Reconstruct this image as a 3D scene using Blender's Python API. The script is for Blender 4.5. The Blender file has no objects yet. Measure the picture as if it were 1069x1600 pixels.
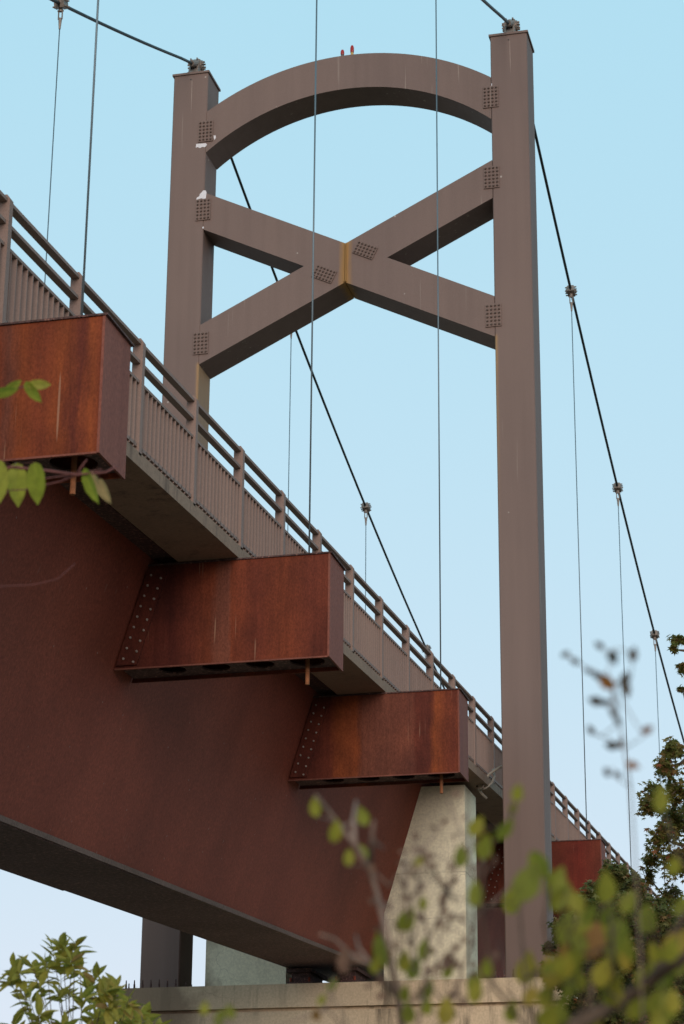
import bpy, math, random
from mathutils import Vector, Matrix
R = math.radians
C = bpy.context.scene
COL = C.collection

# ---------------------------------------------------------------- camera
U = 1.27                      # metres per railing unit (a unit is 50 inches)
GZ = 4.62                     # units from the pier top down to the ground
def W(x, y, z): return Vector((x*U, y*U, (z+GZ)*U))
CAM = W(6.4892, -25.6457, -3.7092)
RT = Vector((0.9700, 0.2431, 0.0081)).normalized()
FW = Vector((-0.2312, 0.9115, 0.3402)).normalized()
UP = RT.cross(FW).normalized(); RT = FW.cross(UP).normalized()
FPX = 3533.0
cd = bpy.data.cameras.new('camera'); cam = bpy.data.objects.new('camera', cd); COL.objects.link(cam)
m = Matrix.Identity(4)
for i in range(3):
    m[i][0] = RT[i]; m[i][1] = UP[i]; m[i][2] = -FW[i]; m[i][3] = CAM[i]
cam.matrix_world = m
cd.sensor_fit = 'VERTICAL'; cd.sensor_height = 36; cd.sensor_width = 24
cd.lens = FPX/1600*36; cd.clip_start = .1; cd.clip_end = 3000
cd.dof.use_dof = True; cd.dof.focus_distance = 27.0; cd.dof.aperture_fstop = 79.5/15.0
C.camera = cam
def RP(px, py, dist):         # a point of a plant seen in that direction, dist metres away along the view axis
    return CAM + (FW + RT*((px-534.5)/FPX) + UP*((800-py)/FPX))*dist

# ---------------------------------------------------------------- sky and sun
SUN_EL, SUN_AZ = R(14), R(164)          # veiled sun low behind the camera; azimuth from +Y towards +X
wd = bpy.data.worlds.new('World'); C.world = wd; wd.use_nodes = True
nt = wd.node_tree; bg = nt.nodes['Background']
sky = nt.nodes.new('ShaderNodeTexSky'); sky.sky_type = 'NISHITA'; sky.sun_disc = False
sky.sun_elevation = SUN_EL; sky.sun_rotation = SUN_AZ
sky.air_density = 1.0; sky.dust_density = 1.0; sky.ozone_density = 1.0
# thin high veil: evens the sky out and pales it
sep = nt.nodes.new('ShaderNodeSeparateColor'); com = nt.nodes.new('ShaderNodeCombineColor')
nt.links.new(sky.outputs[0], sep.inputs[0])
for i, (ex, ti) in enumerate(((.36, 2.08), (.08, 3.49), (.05, 4.18))):
    p_ = nt.nodes.new('ShaderNodeMath'); p_.operation = 'POWER'; p_.inputs[1].default_value = ex
    q_ = nt.nodes.new('ShaderNodeMath'); q_.operation = 'MULTIPLY'; q_.inputs[1].default_value = ti
    nt.links.new(sep.outputs[i], p_.inputs[0]); nt.links.new(p_.outputs[0], q_.inputs[0]); nt.links.new(q_.outputs[0], com.inputs[i])
nt.links.new(com.outputs[0], bg.inputs[0]); bg.inputs[1].default_value = 0.10
sl = bpy.data.lights.new('sun', 'SUN'); sl.energy = 0.95; sl.angle = R(30); sl.color = (1, .87, .74)
so = bpy.data.objects.new('sun', sl); COL.objects.link(so)
sd = Vector((math.sin(SUN_AZ)*math.cos(SUN_EL), math.cos(SUN_AZ)*math.cos(SUN_EL), math.sin(SUN_EL)))
so.rotation_euler = sd.to_track_quat('Z', 'Y').to_euler(); so.location = (0, 0, 60)
C.view_settings.view_transform = 'Standard'; C.view_settings.look = 'None'
C.view_settings.exposure = 1.0; C.view_settings.gamma = 1

# ---------------------------------------------------------------- materials
def newmat(name):
    mt = bpy.data.materials.new(name); mt.use_nodes = True
    n = mt.node_tree; b = n.nodes['Principled BSDF']
    b.inputs['Specular IOR Level'].default_value = .22
    return mt, n, b
def nd(n, t, **k):
    x = n.nodes.new(t)
    for a, v in k.items(): setattr(x, a, v)
    return x
def pos(n, scale):
    g = nd(n, 'ShaderNodeNewGeometry'); mp = nd(n, 'ShaderNodeMapping'); mp.inputs['Scale'].default_value = scale
    n.links.new(g.outputs['Position'], mp.inputs['Vector']); return mp.outputs[0]
def noise(n, scale, sc=1.0, det=4, rough=.55, vec=None):
    t = nd(n, 'ShaderNodeTexNoise'); t.inputs['Scale'].default_value = sc; t.inputs['Detail'].default_value = det
    t.inputs['Roughness'].default_value = rough
    n.links.new(vec if vec is not None else pos(n, scale), t.inputs['Vector']); return t.outputs['Fac']
def ramp(n, fac, stops):
    r = nd(n, 'ShaderNodeValToRGB'); e = r.color_ramp.elements
    while len(e) > 1: e.remove(e[-1])
    e[0].position = stops[0][0]; e[0].color = (*stops[0][1], 1)
    for p, c in stops[1:]:
        x = e.new(p); x.color = (*c, 1)
    n.links.new(fac, r.inputs[0]); return r.outputs[0]
def g3(v): return (v, v, v)
def mix(n, a, b, fac, mode='MIX'):
    x = nd(n, 'ShaderNodeMix', data_type='RGBA', blend_type=mode)
    for s, v in ((0, fac), (6, a), (7, b)):
        if isinstance(v, (int, float)): x.inputs[s].default_value = v
        elif isinstance(v, tuple): x.inputs[s].default_value = (*v, 1)
        else: n.links.new(v, x.inputs[s])
    return x.outputs[2]
def math_(n, op, a, b=0.0):
    x = nd(n, 'ShaderNodeMath', operation=op)
    for i, v in enumerate((a, b)):
        if isinstance(v, (int, float)): x.inputs[i].default_value = v
        else: n.links.new(v, x.inputs[i])
    return x.outputs[0]
def bump(n, b, h, strength=.2, dist=.01):
    x = nd(n, 'ShaderNodeBump'); x.inputs['Strength'].default_value = strength; x.inputs['Distance'].default_value = dist
    n.links.new(h, x.inputs['Height']); n.links.new(x.outputs[0], b.inputs['Normal'])

def paint(name, base, rough=.7, ochre=None, drips=True, legs=False):
    mt, n, b = newmat(name)
    s = noise(n, (5, 5, .22), 1, 5, .6)
    c = ramp(n, s, [(.25, tuple(v*.90 for v in base)), (.5, base), (.75, tuple(v*1.07 for v in base))])
    f = noise(n, (1, 1, 1), 70, 3, .7)
    c = mix(n, c, ramp(n, f, [(.3, g3(.88)), (.7, g3(1.1))]), 1.0, 'MULTIPLY')
    l = noise(n, (.5, .5, .35), 1, 3)
    c = mix(n, c, ramp(n, l, [(.3, (.93, .92, .92)), (.7, (1.06, 1.04, 1.01))]), 1.0, 'MULTIPLY')
    if drips:                                           # thin pale runs of dried water
        d = noise(n, (16, 16, .45), 1, 2, .5); d2 = noise(n, (1.2, 1.2, .6), 1, 2, .5)
        mk = math_(n, 'MULTIPLY', ramp(n, d, [(.66, g3(0)), (.73, g3(1))]), ramp(n, d2, [(.48, g3(0)), (.60, g3(.45))]))
        c = mix(n, c, (.42, .37, .31), mk)
        v = nd(n, 'ShaderNodeTexVoronoi'); v.inputs['Scale'].default_value = 2.2
        n.links.new(pos(n, (1, 1, 1)), v.inputs['Vector'])
        sp = ramp(n, v.outputs['Distance'], [(.028, g3(.7)), (.05, g3(0))])
        c = mix(n, c, (.45, .42, .38), sp)
    if ochre is not None:                               # iron stain that ran down a seam
        g = nd(n, 'ShaderNodeNewGeometry'); sx = nd(n, 'ShaderNodeSeparateXYZ'); n.links.new(g.outputs['Position'], sx.inputs[0])
        w = noise(n, (9, 9, 1.2), 1, 3)
        ax = math_(n, 'ABSOLUTE', math_(n, 'ADD', sx.outputs[0], ochre))
        q = math_(n, 'ADD', ax, math_(n, 'MULTIPLY', math_(n, 'SUBTRACT', w, .5), .14))
        c = mix(n, c, (.30, .17, .055), ramp(n, q, [(.03, g3(.95)), (.075, g3(.45)), (.13, g3(0))]))
    if legs:                                            # tan runs below the joints along the inner edges
        g = nd(n, 'ShaderNodeNewGeometry'); sx = nd(n, 'ShaderNodeSeparateXYZ'); n.links.new(g.outputs['Position'], sx.inputs[0])
        w = noise(n, (9, 9, 1.0), 1, 3)
        ax = math_(n, 'ABSOLUTE', math_(n, 'SUBTRACT', math_(n, 'ABSOLUTE', sx.outputs[0]), 1.957*U))
        q = math_(n, 'ADD', ax, math_(n, 'MULTIPLY', math_(n, 'SUBTRACT', w, .5), .05))
        zr = math_(n, 'MULTIPLY', math_(n, 'SUBTRACT', 8.1+GZ, math_(n, 'DIVIDE', sx.outputs[2], U)), .35)
        fz = ramp(n, zr, [(.0, g3(0)), (.02, g3(.8)), (.35, g3(.5)), (.75, g3(.12)), (1, g3(0))])
        c = mix(n, c, (.34, .21, .09), math_(n, 'MULTIPLY', ramp(n, q, [(.012, g3(.9)), (.03, g3(.3)), (.06, g3(0))]), fz))
    n.links.new(c, b.inputs['Base Color']); b.inputs['Roughness'].default_value = rough
    bump(n, b, f, .12, .004)
    return mt

def rust(name, stops, rough=.78, streak=True, speck=0.0, grain=0):
    mt, n, b = newmat(name)
    if streak:
        a = noise(n, (3.4, 3.4, .16), 1, 3, .55)
        a2 = noise(n, (.9, .5, .25), 1, 2, .5)
        fac = math_(n, 'ADD', math_(n, 'MULTIPLY', a, .8), math_(n, 'MULTIPLY', a2, .5))
        fac = math_(n, 'SUBTRACT', fac, .15)
    else:
        fac = noise(n, (.8, .8, .5), 1, 6, .6)
    c = ramp(n, fac, stops)
    f = noise(n, (1, 1, .6), 42, 4, .75)
    c = mix(n, c, ramp(n, f, [(.28, g3(.72)), (.72, g3(1.28))]), 1.0, 'MULTIPLY')
    if streak:                                          # grey-brown wash marks with upright edges
        h = noise(n, (5.5, 5.5, .1), 1, 2, .4)
        c = mix(n, c, (.170, .068, .042), ramp(n, h, [(.60, g3(0)), (.68, g3(.62))]))
        k = noise(n, (30, 30, .8), 1, 1, .5); k2 = noise(n, (1.6, 1.6, 1.1), 1, 2, .5)
        mk = math_(n, 'MULTIPLY', ramp(n, k, [(.72, g3(0)), (.75, g3(.8))]), ramp(n, k2, [(.55, g3(0)), (.63, g3(.7))]))
        c = mix(n, c, (.36, .27, .19), mk)
    if not streak and not grain:
        gr = noise(n, (1, 1, 1), 34, 3, .85)
        c = mix(n, c, ramp(n, gr, [(.33, g3(.80)), (.5, g3(1)), (.67, (1.28, 1.25, 1.22))]), 1.0, 'MULTIPLY')
        dr = noise(n, (22, 22, 1.1), 1, 1, .5); d2 = noise(n, (1.1, 1.1, 1.3), 1, 3, .6)
        c = mix(n, c, (.30, .20, .15), math_(n, 'MULTIPLY', ramp(n, dr, [(.70, g3(0)), (.75, g3(.45))]), ramp(n, d2, [(.55, g3(0)), (.65, g3(.6))])))
    if grain:
        gr = noise(n, (1, 1, 1), 26, 2, .8)
        c = mix(n, c, ramp(n, gr, [(.35, g3(.55)), (.58, g3(1)), (.68, (2.6, 2.3, 2.0))]), 1.0, 'MULTIPLY')
    if speck:
        v = nd(n, 'ShaderNodeTexVoronoi'); v.inputs['Scale'].default_value = 7
        n.links.new(pos(n, (1, 1, 1)), v.inputs['Vector'])
        v2 = noise(n, (1, 1, 1), 3.1, 2)
        sp = math_(n, 'MULTIPLY', ramp(n, v.outputs['Distance'], [(.05, g3(speck)), (.09, g3(0))]), ramp(n, v2, [(.52, g3(0)), (.6, g3(1))]))
        c = mix(n, c, (.30, .25, .2), sp)
    n.links.new(c, b.inputs['Base Color']); b.inputs['Roughness'].default_value = rough
    bump(n, b, f, .25, .004)
    return mt

def beam_mat(name, bands):
    """rust runs: colour bands along the beam (0 at the girder, 1 at the tip), broken up by upright streaks"""
    mt, n, b = newmat(name)
    g = nd(n, 'ShaderNodeNewGeometry'); sx = nd(n, 'ShaderNodeSeparateXYZ'); n.links.new(g.outputs['Position'], sx.inputs[0])
    t = math_(n, 'DIVIDE', math_(n, 'SUBTRACT', sx.outputs[0], .9606*U), 1.4518*U)
    w = noise(n, (9, 9, 1.1), 1, 5, .7); w2 = noise(n, (2.2, 2.2, 1.6), 1, 3, .55)
    t = math_(n, 'ADD', t, math_(n, 'MULTIPLY', math_(n, 'SUBTRACT', w, .5), .10))
    t = math_(n, 'ADD', t, math_(n, 'MULTIPLY', math_(n, 'SUBTRACT', w2, .5), .09))
    c = ramp(n, t, bands)
    s1 = noise(n, (16, 16, .9), 1, 5, .7)
    c = mix(n, c, ramp(n, s1, [(.28, (.80, .77, .76)), (.5, g3(1)), (.72, (1.18, 1.15, 1.1))]), 1.0, 'MULTIPLY')
    bl = noise(n, (2.6, 2.6, 2.0), 1, 5, .6)
    c = mix(n, c, ramp(n, bl, [(.3, (.72, .70, .72)), (.7, (1.25, 1.2, 1.1))]), 1.0, 'MULTIPLY')
    f = noise(n, (1, 1, .6), 55, 4, .75)
    c = mix(n, c, ramp(n, f, [(.28, g3(.68)), (.72, g3(1.32))]), 1.0, 'MULTIPLY')
    k = noise(n, (34, 34, .9), 1, 1, .5); k2 = noise(n, (1.7, 1.7, 1.3), 1, 2, .5)
    mk = math_(n, 'MULTIPLY', ramp(n, k, [(.69, g3(0)), (.73, g3(.8))]), ramp(n, k2, [(.52, g3(0)), (.60, g3(.75))]))
    c = mix(n, c, (.33, .20, .13), mk)
    n.links.new(c, b.inputs['Base Color']); b.inputs['Roughness'].default_value = .82
    bump(n, b, f, .25, .004)
    return mt
def concrete(name, base, dark, cracks=True):
    mt, n, b = newmat(name)
    s = noise(n, (1.6, 1.6, .7), 1, 6, .65)
    c = ramp(n, s, [(.3, tuple(v*.88 for v in base)), (.55, base), (.8, tuple(min(1, v*1.07) for v in base))])
    d = noise(n, (4, 4, .5), 1, 5, .7); d2 = noise(n, (.5, .5, .5), 1, 3)
    mk = math_(n, 'MULTIPLY', ramp(n, d, [(.52, g3(0)), (.68, g3(1))]), ramp(n, d2, [(.42, g3(0)), (.6, g3(.85))]))
    c = mix(n, c, dark, mk)
    f = noise(n, (1, 1, 1), 30, 5, .7)
    c = mix(n, c, ramp(n, f, [(.3, g3(.82)), (.7, g3(1.14))]), 1.0, 'MULTIPLY')
    if cracks:
        w = nd(n, 'ShaderNodeTexVoronoi', feature='DISTANCE_TO_EDGE'); w.inputs['Scale'].default_value = .55
        nn = nd(n, 'ShaderNodeTexNoise'); nn.inputs['Scale'].default_value = 1.7; nn.inputs['Detail'].default_value = 5
        p0 = pos(n, (1, 1, 1)); n.links.new(p0, nn.inputs['Vector'])
        vv = nd(n, 'ShaderNodeVectorMath', operation='ADD'); n.links.new(p0, vv.inputs[0]); n.links.new(nn.outputs['Color'], vv.inputs[1])
        n.links.new(vv.outputs[0], w.inputs['Vector'])
        g = noise(n, (.7, .7, .7), 1, 2)
        ck = math_(n, 'MULTIPLY', ramp(n, w.outputs['Distance'], [(.0015, g3(.65)), (.004, g3(0))]), ramp(n, g, [(.52, g3(0)), (.60, g3(.8))]))
        c = mix(n, c, tuple(v*.4 for v in base), ck)
    if cracks:                                          # formwork joints, runs of dirty water, a browner end of the cap
        g = nd(n, 'ShaderNodeNewGeometry'); sx = nd(n, 'ShaderNodeSeparateXYZ'); n.links.new(g.outputs['Position'], sx.inputs[0])
        wz = noise(n, (1.2, 1.2, 1.2), 1, 4, .7)
        for zj, wd_ in ((1.33, .009), (.80, .004)):
            dz = math_(n, 'ABSOLUTE', math_(n, 'SUBTRACT', math_(n, 'ADD', sx.outputs[2], math_(n, 'MULTIPLY', math_(n, 'SUBTRACT', wz, .5), .05)), (GZ+zj)*U))
            c = mix(n, c, tuple(v*.42 for v in base), math_(n, 'MULTIPLY', ramp(n, dz, [(wd_*.4, g3(.75)), (wd_*1.4, g3(0))]), ramp(n, wz, [(.4, g3(.15)), (.6, g3(1))])))
        e = math_(n, 'ADD', math_(n, 'MULTIPLY', sx.outputs[0], -.55), math_(n, 'MULTIPLY', wz, .9))
        c = mix(n, c, (.21, .155, .105),  ramp(n, math_(n, 'MULTIPLY', e, .4), [(.57, g3(0)), (.68, g3(.85))]))
    n.links.new(c, b.inputs['Base Color']); b.inputs['Roughness'].default_value = .9
    bump(n, b, f, .3, .006)
    return mt

def plain(name, col, rough=.5, metal=0.0, var=.15, sc=25):
    mt, n, b = newmat(name)
    f = noise(n, (1, 1, 1), sc, 4, .6)
    c = mix(n, col, ramp(n, f, [(.3, g3(1-var)), (.7, g3(1+var))]), 1.0, 'MULTIPLY')
    n.links.new(c, b.inputs['Base Color']); b.inputs['Roughness'].default_value = rough; b.inputs['Metallic'].default_value = metal
    return mt

def leafmat(name, stops, trans=.45):
    mt, n, b = newmat(name)
    g = nd(n, 'ShaderNodeNewGeometry')
    c = ramp(n, g.outputs['Random Per Island'], stops)
    f = noise(n, (1, 1, 1), 45, 3, .6)
    c = mix(n, c, ramp(n, f, [(.3, g3(.78)), (.7, g3(1.18))]), 1.0, 'MULTIPLY')
    n.links.new(c, b.inputs['Base Color']); b.inputs['Roughness'].default_value = .55
    t = nd(n, 'ShaderNodeBsdfTranslucent'); n.links.new(c, t.inputs['Color'])
    mx = nd(n, 'ShaderNodeMixShader'); mx.inputs[0].default_value = trans
    n.links.new(b.outputs[0], mx.inputs[1]); n.links.new(t.outputs[0], mx.inputs[2])
    n.links.new(mx.outputs[0], n.nodes['Material Output'].inputs['Surface'])
    return mt

M = {}
TAUPE = (.162, .119, .104)
M['paint'] = paint('taupe_paint', TAUPE)
M['legpaint'] = paint('taupe_leg_paint', TAUPE, legs=True)
M['brace'] = paint('taupe_paint_stained', TAUPE, ochre=0.0)
M['rail'] = paint('taupe_rail_paint', (.225, .160, .135), drips=False)
M['run'] = plain('pale_water_run', (.26, .21, .18), .8, 0, .2, 9)
M['bolt'] = plain('painted_bolt', (.135, .098, .082), .55)
M['bare'] = plain('bare_primer', (.60, .60, .62), .6, 0, .1)
M['beam'] = rust('weathering_steel_streaked', [(.26, (.055, .010, .007)), (.42, (.100, .0175, .010)), (.53, (.135, .024, .011)), (.62, (.260, .052, .013)), (.72, (.120, .020, .010)), (.85, (.060, .012, .009))])
DK, RD, OR, OB, GB = (.095, .0235, .0150), (.117, .0285, .0160), (.190, .049, .0165), (.147, .036, .0160), (.130, .044, .028)
BEAM = {0: beam_mat('beam_rust_orange', [(0, DK), (.30, RD), (.54, GB), (.58, OB), (.62, GB), (.68, OR), (.76, OB), (.84, OR), (.90, DK), (.95, OR), (1, OB)]),
        1: beam_mat('beam_rust_red', [(0, DK), (.14, (.075, .017, .012)), (.26, RD), (.36, OB), (.40, GB), (.455, GB), (.48, OB), (.62, RD), (.75, OB), (.9, RD), (1, RD)]),
        2: beam_mat('beam_rust_panel', [(0, DK), (.12, RD), (.18, OR), (.30, OR), (.34, GB), (.50, GB), (.69, (.125, .040, .026)), (.72, DK), (.79, DK), (.84, OR), (.90, OB), (.96, RD), (1, OB)]),
        4: beam_mat('beam_rust_plain', [(0, RD), (.5, RD), (.8, (.12, .019, .012)), (1, RD)])}
BEAM[5] = BEAM[4]
M['endplate'] = rust('weathering_steel_washed', [(.3, (.135, .048, .036)), (.55, (.19, .068, .048)), (.8, (.23, .085, .06))])
M['girder'] = rust('weathering_steel_dark', [(.3, (.150, .038, .022)), (.5, (.185, .046, .0265)), (.7, (.22, .056, .032))], streak=False, speck=.5)
M['flange'] = rust('weathering_steel_underside', [(.3, (.075, .044, .040)), (.55, (.100, .060, .055)), (.75, (.13, .078, .068))], streak=False, speck=.9, grain=1)
M['flange_edge'] = rust('weathering_steel_edge', [(.3, (.10, .065, .05)), (.7, (.15, .10, .08))], streak=False)
M['studs'] = plain('grey_bolt_heads', (.34, .29, .25), .6)
M['rod'] = plain('rusty_rod', (.24, .10, .045), .8, 0, .3)
M['col'] = concrete('pale_concrete', (.79, .75, .56), (.38, .33, .24))
M['cap'] = concrete('stained_concrete', (.60, .485, .33), (.10, .085, .06))
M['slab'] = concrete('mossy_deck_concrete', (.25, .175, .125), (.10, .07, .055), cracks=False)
M['cable'] = plain('cable_steel', (.022, .032, .034), .5, .2, .08)
M['wire'] = plain('hanger_wire', (.12, .16, .18), .4, .4, .04)
M['clamp'] = plain('galvanised_clamp', (.20, .17, .145), .5, .3, .3)
M['red'] = plain('red_lens', (.30, .02, .015), .25)
M['lampbase'] = plain('lamp_base', (.42, .28, .10), .5, .3)
M['hose'] = plain('grey_conduit', (.26, .23, .19), .6)
M['bark'] = plain('bark', (.085, .062, .045), .9, 0, .35, 14)
M['twig'] = plain('pale_twig', (.20, .15, .12), .9, 0, .25, 14)
M['rachis'] = plain('reddish_stalk', (.14, .055, .05), .7, 0, .2)

# ---------------------------------------------------------------- mesh helpers (unit coordinates)
BOLT_ME = {}
def put_bolts(parent, pts, r, h, mat, name='bolt', ax='y'):
    """bolt heads, one object each, sharing one mesh"""
    key = (r, h, mat.name, ax)
    if key not in BOLT_ME:
        q = MB(); d = Vector((0, -1, 0)) if ax == 'y' else Vector((0, 0, 1))
        q.cyl((0, 0, 0), d*h*.6, r*1.15, 6, r*1.1); q.cyl(d*h*.6, d*h, r*.8, 6, r*.6)
        me = bpy.data.meshes.new(name); me.from_pydata([tuple(v*U) for v in q.v], [], q.f); me.update(); me.materials.append(mat); BOLT_ME[key] = me
    for p in pts:
        o = bpy.data.objects.new(name, BOLT_ME[key]); COL.objects.link(o); o.parent = parent
        o.location = W(*p)-ORIG[parent.name]
class MB:
    def __init__(s): s.v = []; s.f = []
    def add(s, vs, fs):
        o = len(s.v); s.v += [Vector(q) for q in vs]; s.f += [tuple(i+o for i in q) for q in fs]; return s
    def box(s, a, b):
        x0, y0, z0 = a; x1, y1, z1 = b
        return s.add([(x0,y0,z0),(x1,y0,z0),(x1,y1,z0),(x0,y1,z0),(x0,y0,z1),(x1,y0,z1),(x1,y1,z1),(x0,y1,z1)],
              [(0,3,2,1),(4,5,6,7),(0,1,5,4),(1,2,6,5),(2,3,7,6),(3,0,4,7)])
    def sbox(s, x0, x1, y0, y1, z0, z1, sl):            # a box that follows the deck slope sl along y
        o = len(s.v); s.box((x0, y0, z0), (x1, y1, z1))
        for q in s.v[o:]: q.z += sl*q.y
        return s
    def prism(s, poly, y0, y1):                         # polygon in x, z pushed along y
        n = len(poly)
        vs = [(x, y0, z) for x, z in poly] + [(x, y1, z) for x, z in poly]
        fs = [tuple(range(n)), tuple(range(2*n-1, n-1, -1))] + [(i, i+n, (i+1) % n+n, (i+1) % n) for i in range(n)]
        return s.add(vs, fs)
    def cyl(s, p0, p1, r, n=12, r1=None):
        p0, p1 = Vector(p0), Vector(p1); d = (p1-p0).normalized(); r1 = r if r1 is None else r1
        a = d.orthogonal().normalized(); b = d.cross(a)
        vs = []
        for p, q in ((p0, r), (p1, r1)):
            vs += [p+(a*math.cos(2*math.pi*i/n)+b*math.sin(2*math.pi*i/n))*q for i in range(n)]
        return s.add(vs, [(i, (i+1) % n, (i+1) % n+n, i+n) for i in range(n)]+[tuple(range(n-1, -1, -1)), tuple(range(n, 2*n))])
    def tube(s, pts, r, n=8):
        pts = [Vector(q) for q in pts]; k = len(pts); rs = r if isinstance(r, (list, tuple)) else [r]*k
        vs = []; a = None
        for i in range(k):
            d = (pts[min(i+1, k-1)]-pts[max(i-1, 0)]).normalized()
            a = d.orthogonal().normalized() if a is None else (a-d*a.dot(d)).normalized()
            b = d.cross(a)
            vs += [pts[i]+(a*math.cos(2*math.pi*j/n)+b*math.sin(2*math.pi*j/n))*rs[i] for j in range(n)]
        fs = [(i*n+j, i*n+(j+1) % n, (i+1)*n+(j+1) % n, (i+1)*n+j) for i in range(k-1) for j in range(n)]
        return s.add(vs, fs+[tuple(range(n-1, -1, -1)), tuple(range((k-1)*n, k*n))])
    def build(s, name, mat, parent=None, world=False, smooth=False, at=None):
        vs = s.v if world else [W(*q) for q in s.v]
        o0 = parent_origin(parent) if parent else (at if at is not None else Vector((0, 0, 0)))
        me = bpy.data.meshes.new(name); me.from_pydata([tuple(q-o0) for q in vs], [], s.f); me.update()
        me.materials.append(mat)
        if smooth: me.polygons.foreach_set('use_smooth', [True]*len(me.polygons))
        o = bpy.data.objects.new(name, me); COL.objects.link(o)
        if parent: o.parent = parent; o.location = (0, 0, 0); ORIG[o.name] = o0
        else: o.location = o0; ORIG[o.name] = o0
        return o
ORIG = {}
def parent_origin(p): return ORIG[p.name]
def tag(o, label=None, cat=None, group=None, kind=None):
    if cat and not kind: kind = 'thing'
    for k, v in (('label', label), ('category', cat), ('group', group), ('kind', kind)):
        if v: o[k] = v
    return o
def thing(name, label, cat, at, group=None):
    o = bpy.data.objects.new(name, None); COL.objects.link(o); o.location = at; o.empty_display_size = .3
    ORIG[o.name] = Vector(at); return tag(o, label, cat, group)
def copy_tree(o, parent=None):
    c = o.copy(); COL.objects.link(c)
    if parent: c.parent = parent
    for ch in o.children: copy_tree(ch, c)
    return c

# ---------------------------------------------------------------- ground
mt, n, b = newmat('warm_bounce_ground')
c = ramp(n, noise(n, (1, 1, 1), .35, 8, .65), [(.3, (.10, .080, .045)), (.5, (.19, .130, .092)), (.7, (.26, .19, .14))])  # unseen ground, browned so its bounce warms and lifts the undersides
n.links.new(c, b.inputs['Base Color']); b.inputs['Roughness'].default_value = .95
g = MB(); N = 60; ext = 900
for j in range(N+1):
    for i in range(N+1):
        x = (i/N-.5)*2; y = (j/N-.5)*2
        x = math.copysign(abs(x)**2, x)*ext; y = math.copysign(abs(y)**2, y)*ext
        d = math.hypot(x, y); g.v.append(Vector((x, y, .12*math.sin(x*.13)*math.cos(y*.11)*min(1, d/10))))
g.f = [(j*(N+1)+i, j*(N+1)+i+1, (j+1)*(N+1)+i+1, (j+1)*(N+1)+i) for j in range(N) for i in range(N)]
tag(g.build('ground', mt, world=True), kind='structure')

# ---------------------------------------------------------------- tower
S = .0554                                   # climb of the deck along y
A1, A2, D, H = 1.9486, 2.4368, .5046, 12.3818
XH = (A1+A2)/2
tower = thing('bridge_tower', 'tall taupe painted steel tower with arched top and X bracing standing on the pier', 'bridge tower', W(0, D/2, 0))
for sx in (-1, 1):
    leg = MB()
    x0, x1 = sorted((sx*A1, sx*A2)); e = .012
    # a hollow box column with tiny chamfers on its corners
    leg.add([(x, y, z) for z in (0.02, H) for x, y in ((x0+e,0),(x1-e,0),(x1,e),(x1,D-e),(x1-e,D),(x0+e,D),(x0,D-e),(x0,e))],
            [(i, (i+1) % 8, (i+1) % 8+8, i+8) for i in range(8)]+[tuple(range(7, -1, -1)), tuple(range(8, 16))])
    lo = leg.build('leg', M['legpaint'], tower)
    MB().box((x0-.018, -.018, H+.001), (x1+.018, D+.018, H+.032)).build('cap_plate', M['paint'], lo)
    MB().box((x0-.06, -.06, 0), (x1+.06, D+.06, .019)).build('base_plate', M['flange'], lo)
    ap = [(x0-.06+(x1-x0+.12)*q/6, yy, 0) for q in range(7) for yy in (-.30, D+.11)]+[(xx, -.06+(D+.12)*q/3, 0) for q in range(4) for xx in (x0-.11, x1+.11)]
    put_bolts(lo, ap, .0115, .12, M['flange'], 'anchor_bolt', 'z')
    MB().cyl((sx*XH, -.002, H-.075), (sx*XH, .004, H-.075), .010, 10).build('drain_hole_shade', M['cable'], lo)  # dark disc on the leg paints the shade inside a drain hole
    xr_ = sx*XH+.012
    MB().prism([(xr_, H-.09), (xr_+.008, H-.09), (xr_+.011, H-.42), (xr_+.007, H-.60), (xr_+.003, H-.40)][::-1], -.0012, .001).build('water_run', M['run'], lo)
    # cable saddle: wedge feet, two cheeks and a bolted drum
    xc = sx*XH; zc = H+.032
    sd_ = MB(); 
    for dx in (-.055, .055):
        sd_.add([(xc+dx-.012, .05, zc), (xc+dx-.012, .40, zc), (xc+dx-.012, .30, zc+.30), (xc+dx-.012, .16, zc+.30),
                 (xc+dx+.012, .05, zc), (xc+dx+.012, .40, zc), (xc+dx+.012, .30, zc+.30), (xc+dx+.012, .16, zc+.30)],
                [(0,1,2,3),(7,6,5,4),(0,4,5,1),(1,5,6,2),(2,6,7,3),(3,7,4,0)])
    sd_.add([(xc-.10, .03, zc), (xc+.10, .03, zc), (xc+.10, .44, zc), (xc-.10, .44, zc), (xc-.04, .12, zc+.14), (xc+.04, .12, zc+.14), (xc+.04, .34, zc+.14), (xc-.04, .34, zc+.14)],
            [(3,2,1,0),(4,5,6,7),(0,1,5,4),(1,2,6,5),(2,3,7,6),(3,0,4,7)])
    so_ = sd_.build('cable_saddle', M['clamp'], lo)
    dr = MB(); dr.cyl((xc-.085, .23, zc+.235), (xc+.085, .23, zc+.235), .075, 16)
    for sgn in (-1, 1):
        a0 = Vector((xc, .23+sgn*.08, zc+.235-.01)); a1 = Vector((xc, .23+sgn*.24, zc+.235-.09-.0*sgn))
        dr.cyl(a0, a1, .066, 12, .04)
    for q in range(8):
        a = q*math.pi/4
        for ex in (-1, 1):
            cc = Vector((xc+ex*.085, .23+.05*math.cos(a), zc+.235+.05*math.sin(a))); dr.cyl(cc, cc+Vector((ex*.03, 0, 0)), .013, 6)
    for q in range(5):
        for ex in (-1, 1): dr.cyl((xc+ex*.045, .10+q*.065, zc+.26), (xc+ex*.045, .10+q*.065, zc+.325-.02*abs(q-2)), .013, 6)
    dr.build('saddle_drum', M['clamp'], so_)
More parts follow.
